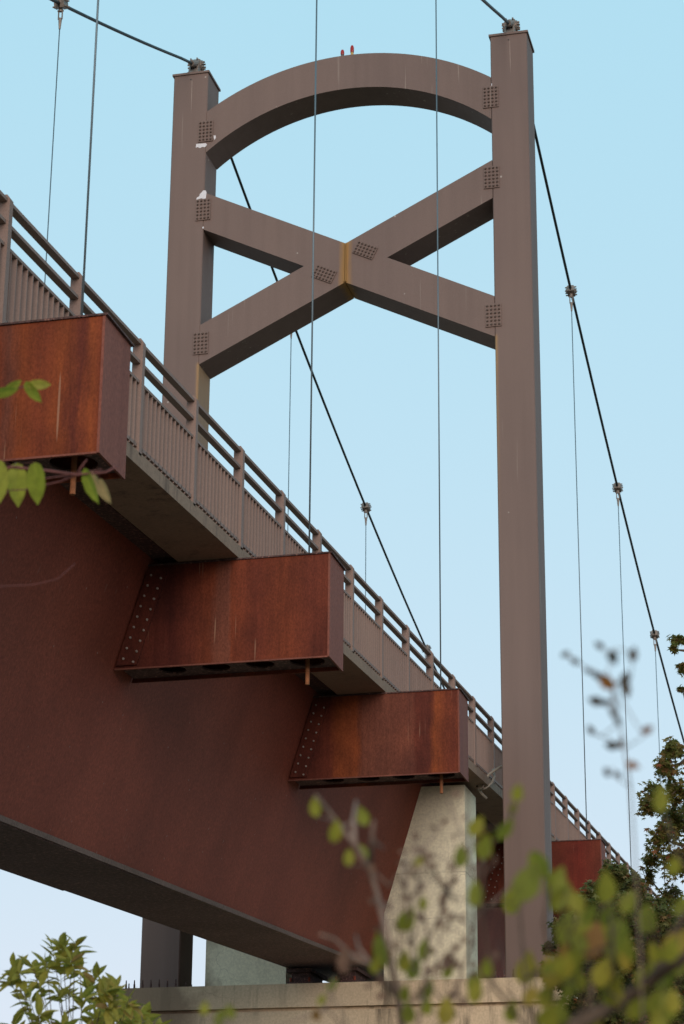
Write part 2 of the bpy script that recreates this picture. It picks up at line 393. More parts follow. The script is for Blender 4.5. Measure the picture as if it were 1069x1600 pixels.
# arch
arch = []
XA = A1-.002
def circ(zt, Rr, n=40):
    return [(XA*(2*i/n-1), zt-Rr+math.sqrt(Rr*Rr-(XA*(2*i/n-1))**2)) for i in range(n+1)]
top, inn = circ(12.385, 3.436), circ(11.872, 3.005)
mb = MB(); n_ = len(top); Y0, Y1 = .002, D-.002
vs = [(x, y, z) for y in (Y0, Y1) for x, z in top] + [(x, y, z) for y in (Y0, Y1) for x, z in inn]
fs = []
for i in range(n_-1):
    a, b_, c_, d_ = i, n_+i, 2*n_+i, 3*n_+i
    fs += [(c_, c_+1, a+1, a), (b_, b_+1, d_+1, d_), (a, a+1, b_+1, b_), (c_, d_, d_+1, c_+1)]
fs += [(0, n_, 3*n_, 2*n_), (n_-1, 3*n_-1, 4*n_-1, 2*n_-1)]
mb.add(vs, fs); arch_o = mb.build('arch_beam', M['paint'], tower)
# K shaped brace halves that meet at the centre seam
for sx in (-1, 1):
    poly = [(.004, 9.579), (XA, 10.553), (XA, 10.005), (.556, 9.311), (XA, 8.615), (XA, 8.054), (.004, 9.018)]
    poly = [(sx*x, z) for x, z in poly]
    if sx > 0: poly = poly[::-1]
    mb = MB()
    # split in convex pieces joined in one mesh outline: front, back and rim
    idx = [(0, 1, 2, 3), (0, 3, 6), (3, 4, 5, 6)] if sx < 0 else [(6, 5, 4, 3), (6, 3, 0), (3, 2, 1, 0)]
    vs = [(x, Y0, z) for x, z in poly]+[(x, Y1, z) for x, z in poly]; fs = []
    for t in idx: fs.append(tuple(t)); fs.append(tuple(i+7 for i in reversed(t)))
    fs += [(i, i+7, (i+1) % 7+7, (i+1) % 7) for i in range(7)]
    mb.add(vs, fs); br = mb.build('cross_brace', M['brace'], tower)
    MB().box((sx*.012-.006, -.022, 9.02), (sx*.012+.006, .006, 9.572)).build('seam_rib', M['brace'], br)
# bolted splice plates
def splice(cx, cz, w, h, ang, nx, nz):
    ca, sa = math.cos(ang), math.sin(ang)
    def P(a, b, y): return (cx+a*ca-b*sa, y, cz+a*sa+b*ca)
    q = MB(); t = .014
    q.add([P(-w/2,-h/2,-t),P(w/2,-h/2,-t),P(w/2,h/2,-t),P(-w/2,h/2,-t),P(-w/2,-h/2,.001),P(w/2,-h/2,.001),P(w/2,h/2,.001),P(-w/2,h/2,.001)],
          [(0,1,2,3),(0,4,5,1),(1,5,6,2),(2,6,7,3),(3,7,4,0)])
    po = q.build('splice_plate', M['paint'], tower)
    put_bolts(po, [P((i-(nx-1)/2)*w/nx*.98, (j-(nz-1)/2)*h/nz*.98, -t) for i in range(nx) for j in range(nz)], .0135, .026, M['bolt'])
for x, z in ((-1.955, 11.475), (1.945, 11.48), (-1.955, 10.295), (1.94, 10.3), (-1.93, 8.35), (1.935, 8.345)): splice(x, z, .205, .315, 0, 4, 6)
splice(.265, 9.445, .295, .185, R(-26.4), 6, 4); splice(-.28, 9.163, .295, .185, R(-26.4), 6, 4)
# patches where paint has peeled off
def patch(pts, y=-.0025):
    return MB().prism(pts, y, .0015).build('bare_patch', M['bare'], tower)
patch([(-2.06,10.455),(-1.99,10.47),(-1.965,10.46),(-1.925,10.46),(-1.918,10.55),(-1.93,10.58),(-1.965,10.585),(-1.985,10.56),(-2.01,10.535),(-2.02,10.50),(-2.05,10.49)])
patch([(-2.085,11.30),(-1.95,11.295),(-1.93,11.27),(-1.96,11.235),(-2.0,11.245),(-2.03,11.23),(-2.06,11.25),(-2.09,11.245)], -.003)
patch([(-1.845,11.40),(-1.815,11.395),(-1.81,11.36),(-1.83,11.33),(-1.84,11.36)])
patch([(-1.95+.012*math.cos(a*.785)-.0, 10.03+.016*math.sin(a*.785)) for a in range(8)][::-1])
patch([(1.955,11.68),(1.965,11.68),(1.963,11.62),(1.957,11.61)])
# warning lamps on the arch
for i, (x, hgt, lab) in enumerate(((-.077, .125, 'small dark red warning lamp on the arch top, shorter of the two'), (.057, .175, 'taller red warning lamp with a yellowish collar on the arch top'))):
    zb = 12.385-.002
    L = thing('warning_lamp', lab, 'warning lamp', W(x, .05, zb), 'warning lamps on the arch')
    MB().cyl((x, .05, zb), (x, .05, zb+hgt*.35), .022, 12, .02).build('lamp_base', M['lampbase' if i else 'bolt'], L)
    q = MB()
    prof = [(.024, .35), (.026, .5), (.025, .75), (.017, .93), (.004, 1.0)]
    for (r0, t0), (r1, t1) in zip(prof, prof[1:]): q.cyl((x, .05, zb+hgt*t0), (x, .05, zb+hgt*t1), r0, 14, r1)
    q.build('red_lens', M['red'], L, smooth=False)

# ---------------------------------------------------------------- pier
pier = thing('concrete_pier', 'beige concrete pier under the tower with wide cap and upright blocks beside the girder', 'pier', W(0, .3, -GZ))
mb = MB().box((-2.57, -.5, -.265), (2.80, 1.25, 0)); mb.build('pier_cap', M['cap'], pier)
MB().box((-2.50, -.42, -.30), (2.74, 1.17, -.266)).build('shadow_gap', M['cap'], pier)
MB().box((-2.54, -.47, -GZ-.2), (2.77, 1.22, -.301)).build('pier_wall', M['cap'], pier)
MB().prism([(.50, .001), (1.475, .001), (1.475, 2.36), (.765, 2.36), (.655, 1.90), (.590, 1.58), (.540, 1.30), (.515, 1.12), (.503, .92)], .12, .82).build('bearing_block', M['col'], pier)
MB().prism([(-1.665, .001), (-.675, .001), (-.678, .92), (-.69, 1.12), (-.715, 1.30), (-.83, 1.90), (-.94, 2.36), (-1.665, 2.36)], .12, .82).build('bearing_block', M['col'], pier)
for x in (-.42, .12):
    q = MB().box((x-.12, -.3, .001), (x+.16, .4, .05)).box((x-.09, -.24, .05), (x+.13, .34, .16)).box((x-.13, -.32, .16), (x+.17, .42, .20))
    bo = q.build('girder_bearing', M['flange'], pier)
    q = MB()
    for dx in (-.09, .13):
        for yy in (-.27, .37): q.cyl((x+dx, yy, .05), (x+dx, yy, .10), .016, 6)
    q.build('bearing_bolts', M['girder'], bo)

# ---------------------------------------------------------------- box girder
YA, YB = -30.0, 46.0
gird = thing('box_girder', 'huge dark red rusty steel box girder carrying the deck, with sloping sides', 'girder', W(-.11, 0, .25))
ZB, ZT = .257, 2.45
k_ = .2998
def wx(z): return .325+k_*(z-ZB)          # outer face of the near web
for sgn in (1, -1):
    f = (lambda x: x) if sgn > 0 else (lambda x: -.225-x)
    vs = []
    for y in (YA, YB):
        for x, z in ((wx(ZB), ZB+.02), (wx(ZT), ZT), (wx(ZT)-.02, ZT), (wx(ZB)-.02, ZB+.02)): vs.append((f(x), y, z+S*y))
    fs = [(0,1,5,4),(1,2,6,5),(2,3,7,6),(3,0,4,7),(0,3,2,1),(4,5,6,7)]
    MB().add(vs, fs).build('web', M['girder'], gird)
fl = MB()
for (y0, y1, t) in ((YA, -7.475, .007), (-7.455, YB, 0.0)):
    fl.sbox(-.565, .335, y0, y1, ZB-.022-t, ZB+.019, S)
fl.build('bottom_flange', M['flange'], gird)
MB().sbox(.336, .352, YA, YB, ZB-.0215, ZB+.021, S).build('flange_lip', M['flange_edge'], gird)
MB().sbox(-1.36, 1.14, YA, YB, ZT+.0, ZT+.05, S).build('top_flange', M['flange'], gird)

# ---------------------------------------------------------------- deck slab
dk = MB()
prof = [(-1.72, 2.398), (-1.22, 2.398), (-1.18, 2.50), (1.18, 2.502), (1.205, 2.398), (1.6913, 2.398), (1.6913, 2.500), (1.60, 2.53), (-1.60, 2.53), (-1.72, 2.50)]
nP = len(prof); vs = [(x, y, z+S*y) for y in (YA, YB) for x, z in prof]
dk.add(vs, [(i, i+nP, (i+1) % nP+nP, (i+1) % nP) for i in range(nP)]+[tuple(range(nP)), tuple(range(2*nP-1, nP-1, -1))])
tag(dk.build('deck_slab', M['slab'], at=W(0, 0, 2.4)), 'long mossy concrete deck slab lying on the rusty girder and cross beams', 'bridge deck')

# ---------------------------------------------------------------- outrigger beams
YT0, SP, DT = -14.9333, 5.0, .4157
XT = 2.4124; ZTO = 2.380; ZBO = 1.5725
def hole_strip(mb, x0, x1, y0, y1, z, holes, sy, n=20):
    # plate with round holes, cut into cells each holding one hole
    xs = [x0]+[(holes[i][0]+holes[i][1]+holes[i+1][0]-holes[i+1][1])/2 for i in range(len(holes)-1)]+[x1]
    cy = (y0+y1)/2
    for (cx, r), a, b_ in zip(holes, xs, xs[1:]):
        ring = []; rim = []
        for i in range(n):
            t = 2*math.pi*(i+.5)/n; c, s_ = math.cos(t), math.sin(t)
            ring.append((cx+r*c, cy+r*s_, z))
            sc = min(((b_-cx) if c > 0 else (cx-a))/max(1e-6, abs(c)), (y1-cy)/max(1e-6, abs(s_)))
            rim.append((cx+sc*c, cy+sc*s_, z))
        cor = [(b_, y1, z), (a, y1, z), (a, y0, z), (b_, y0, z)]
        o = len(mb.v); mb.v += [Vector(q) for q in ring+rim+cor]
        for i in range(n):
            j = (i+1) % n; mb.f.append((o+i, o+j, o+n+j, o+n+i))
            q0, q1 = rim[i], rim[j]
            for ci, cc in enumerate(cor):               # close the corner triangles
                if abs(q0[0]-q1[0]) > 1e-6 and abs(q0[1]-q1[1]) > 1e-6 and min(abs(cc[0]-q0[0]), abs(cc[1]-q0[1])) < 1e-5 and min(abs(cc[0]-q1[0]), abs(cc[1]-q1[1])) < 1e-5:
                    mb.f.append((o+n+i, o+n+j, o+2*n+ci))
def make_outrigger():
    y = YT0; z0 = S*y
    def zz(z): return z+z0
    t = thing('outrigger_beam', 'x', 'cross beam', W(XH, y+DT/2, 1.57+z0), 'rusty outrigger beams carrying the deck edge')
    xi = lambda z: wx(z)+.002
    for yy, s_ in ((y, 0), (y+DT-.018, 1)):
        vs = [(xi(ZBO), yy, zz(ZBO)), (XT-.012, yy, zz(ZBO)), (XT-.012, yy, zz(ZTO)), (xi(ZTO), yy, zz(ZTO)),
              (xi(ZBO), yy+.018, zz(ZBO)), (XT-.012, yy+.018, zz(ZBO)), (XT-.012, yy+.018, zz(ZTO)), (xi(ZTO), yy+.018, zz(ZTO))]
        MB().add(vs, [(0,1,2,3),(7,6,5,4),(0,4,5,1),(1,5,6,2),(2,6,7,3),(3,7,4,0)]).build('side_plate', M['beam'], t)
    MB().box((XT-.0115, y-.004, zz(ZBO)-.006), (XT+.004, y+DT+.006, zz(ZTO))).build('end_plate', M['endplate'], t)
    MB().box((xi(ZTO), y-.012, zz(ZTO)+.0005), (XT+.02, y+DT+.025, zz(ZTO)+.012)).build('top_plate', M['flange'], t)
    sp = MB(); hs = [(1.12, .105), (1.47, .11), (1.82, .11), (2.19, .135)]
    hole_strip(sp, xi(ZBO)+.02, XT-.013, y+.0185, y+DT-.0185, zz(ZBO)+.035, hs, 0)
    so2 = sp.build('bottom_plate', M['flange'], t)
    md = so2.modifiers.new('solid', 'SOLIDIFY'); md.thickness = .018; md.offset = 0
    # bottom lips under the side plates
    MB().box((xi(ZBO), y-.010, zz(ZBO)-.012), (XT-.012, y+.008, zz(ZBO)-.0005)).build('bottom_lip', M['endplate'], t)
    # sloping joint plate with two rows of bolts
    w = .165
    jp = MB(); vs = []
    za, zb = ZBO+.02, ZTO-.03
    for yy in (y-.022, y-.0005):
        vs += [(xi(za)+.012, yy, zz(za)), (xi(za)+.012+w, yy, zz(za)), (xi(zb)+.012+w, yy, zz(zb)), (xi(zb)+.012, yy, zz(zb))]
    jp.add(vs, [(0,1,2,3),(0,4,5,1),(1,5,6,2),(2,6,7,3),(3,7,4,0)])
    jo = jp.build('joint_plate', M['beam'], t)
    bp_ = []
    for i in range(9):
        z = za+.05+(zb-za-.1)*i/8
        for off in (.045, .125): bp_.append((xi(z)+.012+off, y-.022, zz(z-(.03 if off > .1 else 0))))
    put_bolts(jo, bp_, .0085, .016, M['studs'])
    return t
labs = {0: 'brightest orange rust streaked box beam, nearest and cut by the left frame edge',
        1: 'deep red rusty box beam with pale drip lines, left of the concrete block',
        2: 'rusty box beam with a brown middle panel, just above the pale concrete block',
        4: 'small red rusty box beam sticking out right behind the tower leg',
        5: 'red rusty box beam end mostly hidden in tree leaves beyond the tower',
        6: 'farthest rusty box beam, lost behind the right hand tree'}
proto = make_outrigger()
base_loc = proto.location.copy()
for k in (0, 1, 2, 4, 5):
    o = proto if k == 0 else copy_tree(proto)
    o.location = base_loc+Vector((0, SP*k*U, S*SP*k*U)); o['label'] = labs[k]
    for ch in [c_ for c_ in o.children]:
        if ch.name.split('.')[0] in ('side_plate', 'joint_plate'):
            ch.material_slots[0].link = 'OBJECT'; ch.material_slots[0].material = BEAM[k]

# ---------------------------------------------------------------- main cables, clamps, hangers
def cz(y):
    t = abs(y-.25); return 12.69-.395*t+.0046*t*t + S*(y-.25)
def hy(k): return YT0+SP*k+DT/2
SIDE = {1: 'near', -1: 'far'}
for sx in (1, -1):
    xc = sx*XH
    lab = 'thick dark main cable running over the right hand tower leg' if sx > 0 else 'thick dark main cable running over the left hand tower leg'
    cb = thing('main_cable', lab, 'cable', W(xc, .25, cz(.25)), 'main suspension cables')
    for y0, y1 in ((-30, .06), (.44, 43)):
        n = 60
        MB().tube([(xc, y0+(y1-y0)*i/n, cz(y0+(y1-y0)*i/n)-(0.015 if abs(y0+(y1-y0)*i/n-.25) < .25 else 0)) for i in range(n+1)], .0205, 8).build('cable_run', M['cable'], cb, smooth=True)
    ks = (0, 1, 2, 4, 5, 6)
    for k in ks:
        y = hy(k); z = cz(y); dz = (cz(y+.05)-cz(y-.05))/.1; dv = Vector((0, 1, dz)).normalized(); nv = Vector((0, -dz, 1)).normalized()
        c0 = Vector((xc, y, z)); q = MB()
        for s_ in (-1, 1):                       # two half blocks round the cable
            vs = []
            for a in (-.075, .075):
                for px_, pz_ in ((.008, -.05), (.052, -.05), (.06, -.02), (.06, .03), (.045, .055), (.008, .055)):
                    vs.append(c0+dv*a+nv*pz_+Vector((s_*px_, 0, 0)))
            fs = [(i, (i+1) % 6, (i+1) % 6+6, i+6) for i in range(6)]+[tuple(range(6)), tuple(range(11, 5, -1))]
            q.add(vs, fs)
        for a in (-.05, 0, .05):
            for h in (.036, -.034): q.cyl(c0+dv*a+nv*h+Vector((-.085, 0, 0)), c0+dv*a+nv*h+Vector((.085, 0, 0)), .011, 6)
        q.cyl(c0+Vector((0, 0, -.05)), c0+Vector((0, 0, -.10)), .028, 8, .02)
        q.build('cable_clamp', M['clamp'], cb)
GR = 'suspender cables hung from the main cables'
hl = {(1, 0): 'thicker looking thin wire above the brightest orange box beam at the left',
      (1, 1): 'thin wire rising from the deep red box beam with pale drips, past the left brace',
      (1, 2): 'thin wire from the beam above the pale concrete block, crossing the right brace',
      (1, 4): 'thin wire right of the tower leg, first of the row there',
      (1, 5): 'thin wire right of the tower leg, second of the row from the leg',
      (1, 6): 'short thin wire ending in the tree crown, farthest to the right',
      (-1, 2): 'thin wire hanging from the cable clamp at the top left corner',
      (-1, 4): 'faint far wire below the lower left brace, hung from the left main cable',
      (-1, 5): 'faint short far wire under the clamp between the two near wires',
      (-1, 6): 'very short far wire under the clamp just above the railing'}
for (sx, k), lab in hl.items():
    xc = sx*XH; y = hy(k); z1 = cz(y); zb = ZBO+S*(YT0+SP*k)
    t = thing('suspender_cable', lab, 'wire', W(xc, y, zb-.2), GR)
    MB().cyl((xc, y, zb+.5), (xc, y, z1-.30), .007, 8).build('wire', M['wire'], t, smooth=True)
    q = MB()
    for dx in (-.022, .022): q.cyl((xc+dx, y, z1-.085), (xc+dx, y, z1-.20), .009, 6)
    q.cyl((xc-.035, y, z1-.09), (xc+.035, y, z1-.09), .012, 8); q.cyl((xc, y, z1-.19), (xc, y, z1-.33), .024, 8, .012)
    q.build('socket', M['clamp'], t)
    MB().cyl((xc, y, zb-.155), (xc, y, zb+.5), .0165, 10).build('threaded_rod', M['rod'], t)

# ---------------------------------------------------------------- railing
PS, Y0R, XR = 1.1981, -14.629, 1.6913
ZR, ZRB = 3.3347, 2.5035
rail = thing('bridge_railing', 'long taupe steel railing with upright pickets along the near deck edge', 'railing', W(XR, 0, ZRB))
PW = .052                                    # post width
NP0, NP1 = -3, 42
def yp(i): return Y0R+PS*i-PW/2
for i in range(NP0, NP1+1):
    y = yp(i); z = S*y
    px0, px1 = XR-.075, XR
    q = MB(); vs = []
    for yy in (y-PW/2, y+PW/2):
        vs += [(px0, yy, z+ZRB-.02), (px1, yy, z+ZRB-.02), (px1, yy, z+ZR-.028), (px1-.02, yy, z+ZR), (px0, yy, z+ZR)]
    q.add(vs, [(0,1,2,3,4),(9,8,7,6,5)]+[(j, j+5, (j+1) % 5+5, (j+1) % 5) for j in range(5)])
    q.build('post', M['rail'], rail)
rr = ((.022, .045, 'top_rail'), (.165, .188, 'middle_rail'), (.312, .333, 'picket_rail'))
for d0, d1, nm in rr:
    MB().sbox(XR-.068, XR-.016, yp(NP0), yp(NP1), ZR-d1, ZR-d0, S).build(nm, M['rail'], rail)
MB().sbox(XR-.068, XR-.016, yp(NP0), yp(NP1), ZRB+.035, ZRB+.06, S).build('bottom_rail', M['rail'], rail)
for i in range(NP0, NP1):
    q = MB(); y0 = yp(i); nb = 14
    for j in range(1, nb):
        y = y0+PS*j/nb
        q.sbox(XR-.056, XR-.016, y-.004, y+.004, ZRB+.02, ZR-.334, S)
    q.build('picket_panel', M['rail'], rail)

# loose conduit hanging from the deck edge by the tower leg
hs = MB().tube([(1.98,.62,2.74),(1.90,.6,2.70),(1.80,.55,2.64),(1.70,.5,2.56),(1.655,.45,2.47),(1.64,.4,2.385),(1.60,.4,2.36),(1.57,.42,2.40),(1.60,.5,2.34),(1.66,.55,2.28)], .016, 8)
hs.tube([(1.72,.66,2.66),(1.745,.62,2.56),(1.72,.55,2.46),(1.66,.48,2.39),(1.60,.44,2.37)], .014, 8)
tag(hs.build('loose_conduit', M['hose'], at=W(1.65, .5, 2.4), smooth=True), 'loose bent grey conduit dangling under the railing beside the tower leg', 'conduit')

# ---------------------------------------------------------------- plants
rnd = random.Random(11)
def rv(): 
    while True:
        v = Vector((rnd.uniform(-1, 1), rnd.uniform(-1, 1), rnd.uniform(-1, 1)))
        if .05 < v.length < 1: return v
def frame(d, nrm):
    d = d.normalized(); s_ = d.cross(nrm)
    if s_.length < 1e-4: s_ = d.orthogonal()
    s_.normalize(); return d, s_, s_.cross(d)
LANCE = [(0, 0), (.18, .13), (.42, .2), (.68, .15), (.88, .06), (1, 0)]
OVATE = [(0, 0), (.12, .2), (.35, .31), (.62, .26), (.85, .11), (1, 0)]
LEAFLET = [(0, 0), (.06, .12), (.25, .205), (.55, .215), (.78, .14), (.93, .04), (1, 0)]
def leaf(mb, base, d, nrm, L, prof, wf=1.0, curl=.12, fold=.12):
    d, s_, u = frame(d, nrm)
    mid = []; lf = []; rt = []
    o = len(mb.v); n = len(prof)
    for t, w in prof:
        c = Vector(base)+d*(t*L)-u*(curl*L*t*t)
        mb.v.append(c)
        mb.v.append(c+s_*(w*L*wf)+u*(fold*w*L*2)); mb.v.append(c-s_*(w*L*wf)+u*(fold*w*L*2))
    for i in range(n-1):
        a, b_ = o+3*i, o+3*(i+1)
        if i == 0: mb.f += [(a, b_+1, b_), (a, b_, b_+2)]
        elif i == n-2: mb.f += [(a, a+1, b_), (a, b_, a+2)]
        else: mb.f += [(a, a+1, b_+1, b_), (a, b_, b_+2, a+2)]
def star(mb, c, d, nrm, L):
    d, s_, u = frame(d, nrm); o = len(mb.v)
    angs = [(0, 1), (.35, .42), (.95, .92), (1.35, .38), (2.05, .75), (2.7, .25)]
    ring = []
    for a, r in angs: ring.append((a, r))
    for a, r in reversed(angs[1:]): ring.append((-a, r))
    mb.v.append(Vector(c))
    for a, r in ring: mb.v.append(Vector(c)+(d*math.cos(a)+s_*math.sin(a))*(r*L*.62)-u*(r*r*L*.18))
    n = len(ring)
    mb.f += [(o, o+1+i, o+1+(i+1) % n) for i in range(n)]

# -- tall broadleaf tree at the right, star shaped leaves, in front of the bridge
leafA = leafmat('star_leaves', [(0, (.12, .135, .032)), (.4, (.19, .195, .05)), (.75, (.24, .20, .06)), (.93, (.28, .17, .07)), (1, (.30, .10, .05))], .55)
TD = 29.0
def cluster_tree(name, label, cat, base, trunk_pts, trunk_r, clumps, leaf_len, per, lm, kind='star', bark=None):
    t = thing(name, label, cat, base)
    tr = MB().tube(trunk_pts, [trunk_r*(1-.75*i/(len(trunk_pts)-1)) for i in range(len(trunk_pts))], 10)
    lv = MB()
    for (c, r, dens) in clumps:
        best = min(trunk_pts[1:], key=lambda q: (q-c).length)
        m1 = (best+c)/2+Vector((rnd.uniform(-.15, .15), rnd.uniform(-.15, .15), -.12))
        tr.tube([best, m1, c], [trunk_r*.22, trunk_r*.13, trunk_r*.05], 6)
        nb = max(4, int(9*dens))
        for _ in range(nb):
            dv = rv(); dv.z = dv.z*.9+.1; tip = c+dv*r
            tr.tube([c, c+dv*r*.5+Vector((0, 0, .04*r)), tip], [.012, .008, .004], 4)
            for _ in range(int(per*dens)):
                a = rnd.random()**.6
                p_ = c.lerp(tip, a)+rv()*r*.5
                up = Vector((rnd.gauss(0, .45), rnd.gauss(0, .45), 1)); dd = Vector((rnd.gauss(0, 1), rnd.gauss(0, 1), rnd.gauss(-.5, .4)))
                L = leaf_len*rnd.uniform(.6, 1.15)
                if kind == 'star': star(lv, p_, dd, up, L)
                else: leaf(lv, p_, dd, up, L, OVATE)
    tr.build('trunk', bark or M['bark'], t, world=True, smooth=True)
    lv.build('crown', lm, t, world=True)
    return t
def cl(lst, dist, dj=.8):
    out = []
    for px, py, rp, de in lst:
        d = dist+rnd.uniform(-dj, dj); out.append((RP(px, py, d), rp/FPX*d, de))
    return out
tb = RP(1135, 1600, TD); tb.z = 0
tp = [tb, RP(1132, 1900, TD), RP(1120, 1650, TD), RP(1115, 1450, TD), RP(1105, 1300, TD), RP(1110, 1150, TD), RP(1125, 1000, TD)]
tp[0].z = -.1
vis = [(1057,1168,22,1),(1040,1200,26,1.1),(1026,1240,27,1.1),(1060,1235,34,1.2),(1018,1262,20,.9),(1055,1285,36,1.3),(1032,1310,26,1),(1022,1340,22,.8),(1060,1345,36,1.2),(1050,1400,34,.9),(1068,1440,34,.8),
       (1058,998,15,.6),(1052,1015,10,.5),(1066,1045,10,.5),(1066,1075,9,.4),(1100,1040,22,.6),(1095,1200,40,1),(1090,1280,40,1),(1085,1360,40,1),(1040,1440,30,.9),(1012,1370,16,.6)]
off = [(1120+rnd.uniform(0,190), rnd.uniform(980,1560), rnd.uniform(35,50), .8) for _ in range(22)]
cluster_tree('broadleaf_tree', 'tall tree with star shaped olive leaves at the right frame edge', 'tree', tb, tp, .16, cl(vis+off, TD), .098, 34, leafA)
# -- bushy lower tree below it, darker, in front of the tower foot
leafB = leafmat('bush_leaves', [(0, (.085, .105, .03)), (.5, (.15, .165, .05)), (.8, (.23, .21, .08)), (.93, (.26, .17, .07)), (.96, (.30, .09, .04)), (1, (.42, .40, .20))], .5)
BD = 26.0
bb = RP(985, 1600, BD); bb.z = 0
bp = [bb, RP(985, 1950, BD), RP(975, 1750, BD), RP(968, 1600, BD), RP(962, 1500, BD), RP(958, 1420, BD)]; bp[0].z = -.1
vis = [(955,1362,16,.9),(915,1402,16,.9),(900,1450,24,1),(870,1520,24,1),(930,1465,28,1),(975,1410,26,1),(1010,1420,24,1),(1030,1440,26,1),(1020,1520,30,1),(975,1375,22,1),(940,1392,22,1),(992,1395,20,.9),(915,1430,22,1),(955,1430,34,1.3),(995,1440,30,1.2),(885,1452,22,.9),(858,1483,12,.6),(905,1480,32,1.2),(950,1490,38,1.4),(1000,1500,38,1.3),(1040,1480,34,1.1),(1060,1530,36,1.2),
       (890,1530,32,1.2),(935,1550,40,1.4),(990,1560,42,1.4),(1040,1580,40,1.3),(905,1590,40,1.3),(960,1620,46,1.3),(1020,1650,50,1.2),(880,1640,40,1)]
off = [(rnd.uniform(890,1100), rnd.uniform(1680,1880), rnd.uniform(45,60), 1) for _ in range(10)]
cluster_tree('leafy_tree', 'dark green bushy small tree hiding the foot of the tower at the lower right', 'tree', bb, bp, .11, cl([(a_, b_, c_*1.12, d_*1.7) for a_, b_, c_, d_ in vis]+off, BD), .092, 24, leafB)

# -- sapling at the lower left, lance leaves in whorls
leafC = leafmat('lance_leaves', [(0, (.22, .22, .04)), (.5, (.31, .30, .05)), (.85, (.40, .37, .08)), (1, (.28, .16, .06))], .55)
def lance_sapling(name, label, dist, tips, base_px, leaf_len, nl, lm, stem_r, prof=LANCE, wf=1.0, spread=1.0):
    b0 = RP(base_px[0], 1600, dist); b0.z = 0
    t = thing(name, label, 'sapling', b0)
    st = MB(); lv = MB()
    fork = RP(base_px[0], base_px[1], dist)
    st.tube([b0-Vector((0, 0, .1)), (b0+fork)/2+Vector((.06, 0, 0)), fork], [stem_r*1.6, stem_r*1.3, stem_r], 8)
    for px, py, n in tips:
        d = dist+rnd.uniform(-.9, .7)
        tip = RP(px, py, d); mid = (fork+tip)/2+Vector((rnd.uniform(-.04, .04), 0, -.05))
        st.tube([fork, mid, tip], [stem_r*.7, stem_r*.45, stem_r*.22], 6)
        ax = (tip-mid).normalized()
        for i in range(int(n*1.25)):
            a = i*2.4+rnd.random(); k = rnd.random()
            e = ax.orthogonal().normalized(); e2 = ax.cross(e)
            dd = (e*math.cos(a)+e2*math.sin(a))*spread*(.55+.5*k)+ax*rnd.uniform(.0, .9)+Vector((0, 0, rnd.uniform(-.45, .45)))
            leaf(lv, tip-ax*(leaf_len*.7*k), dd, Vector((rnd.gauss(0, .5), rnd.gauss(0, .5), 1)), leaf_len*rnd.uniform(.65, 1.15), prof, wf, rnd.uniform(0, .3), .15)
    st.build('stem', M['bark'], t, world=True, smooth=True); lv.build('foliage', lm, t, world=True)
    return t
lance_sapling('lance_leaved_sapling', 'olive green sapling with pointed leaves in tufts at the lower left corner', 11.5,
    [(18,1508,9),(30,1520,8),(52,1512,10),(72,1500,7),(82,1480,9),(98,1478,11),(118,1470,10),(112,1500,12),(95,1515,10),(125,1512,10),(60,1525,10),(45,1558,9),(90,1548,8),(105,1545,6),
     (150,1525,11),(165,1545,12),(140,1545,11),(185,1540,8),(130,1560,11),(170,1570,13),(150,1590,13),(190,1590,13),(205,1580,9),(225,1590,9),(60,1585,10),(100,1600,12),(20,1600,9),(130,1625,12),(180,1625,12),(235,1610,9),(80,1640,12),(215,1600,12),(250,1605,8),(160,1605,12),(175,1550,9),(200,1565,8),(35,1540,8),(15,1530,7)],
    (120, 1760), .112, 1, leafC, .007, LANCE, .95)
# ---------------------------------------------------------------- near out of focus plants
leafD = leafmat('near_leaves', [(0, (.17, .19, .028)), (.45, (.25, .25, .032)), (.8, (.34, .29, .036)), (.94, (.30, .19, .04)), (1, (.24, .12, .04))], .5)
def near_plant(name, label, cat, dist, base_px, stems, leaves, lm, sm, wf=1.0, prof=OVATE):
    """stems: pixel paths with widths in mm; leaves: (px, py, length px, direction degrees)"""
    b0 = RP(base_px, 1600, dist); b0.z = 0
    t = thing(name, label, cat, b0)
    st = MB(); lv = MB(); first = stems[0][0][0]
    f = RP(first[0], first[1], dist)
    st.tube([b0-Vector((0, 0, .05)), b0.lerp(f, .5)+Vector((.03, .02, 0)), f], [stems[0][1]*1.6e-3, stems[0][1]*1.3e-3, stems[0][1]*1e-3], 8)
    for pts, wmm in stems:
        q = [RP(x, y, dist+.05*math.sin(x*.05+y*.03)) for x, y in pts]
        st.tube(q, [1.3*wmm*1e-3*(1-.55*i/(len(q)-1)) for i in range(len(q))], 7)
    for px, py, L, ang in leaves:
        d = dist+rnd.uniform(-.12, .12); a = R(ang)
        dd = RT*math.cos(a)+UP*math.sin(a)+FW*rnd.uniform(-.35, .35)
        nn = -FW+RT*rnd.gauss(0, .35)+UP*rnd.gauss(0, .35)
        L_ = L/FPX*d; base = RP(px, py, d)-dd.normalized()*L_*.5
        leaf(lv, base, dd, nn, L_, prof, wf, rnd.uniform(0, .15), .12)
        # a short stalk to the nearest stem point
        near = min((q for pts, _ in stems for q in (RP(x, y, dist+.05*math.sin(x*.05+y*.03)) for x, y in pts)), key=lambda q: (q-base).length)
        if (near-base).length < .25: st.tube([near, (near+base)/2+Vector((0, 0, .004)), base], [.0011, .0009, .0007], 5)
    st.build('stem', sm, t, world=True, smooth=True); lv.build('foliage', lm, t, world=True)
    return t
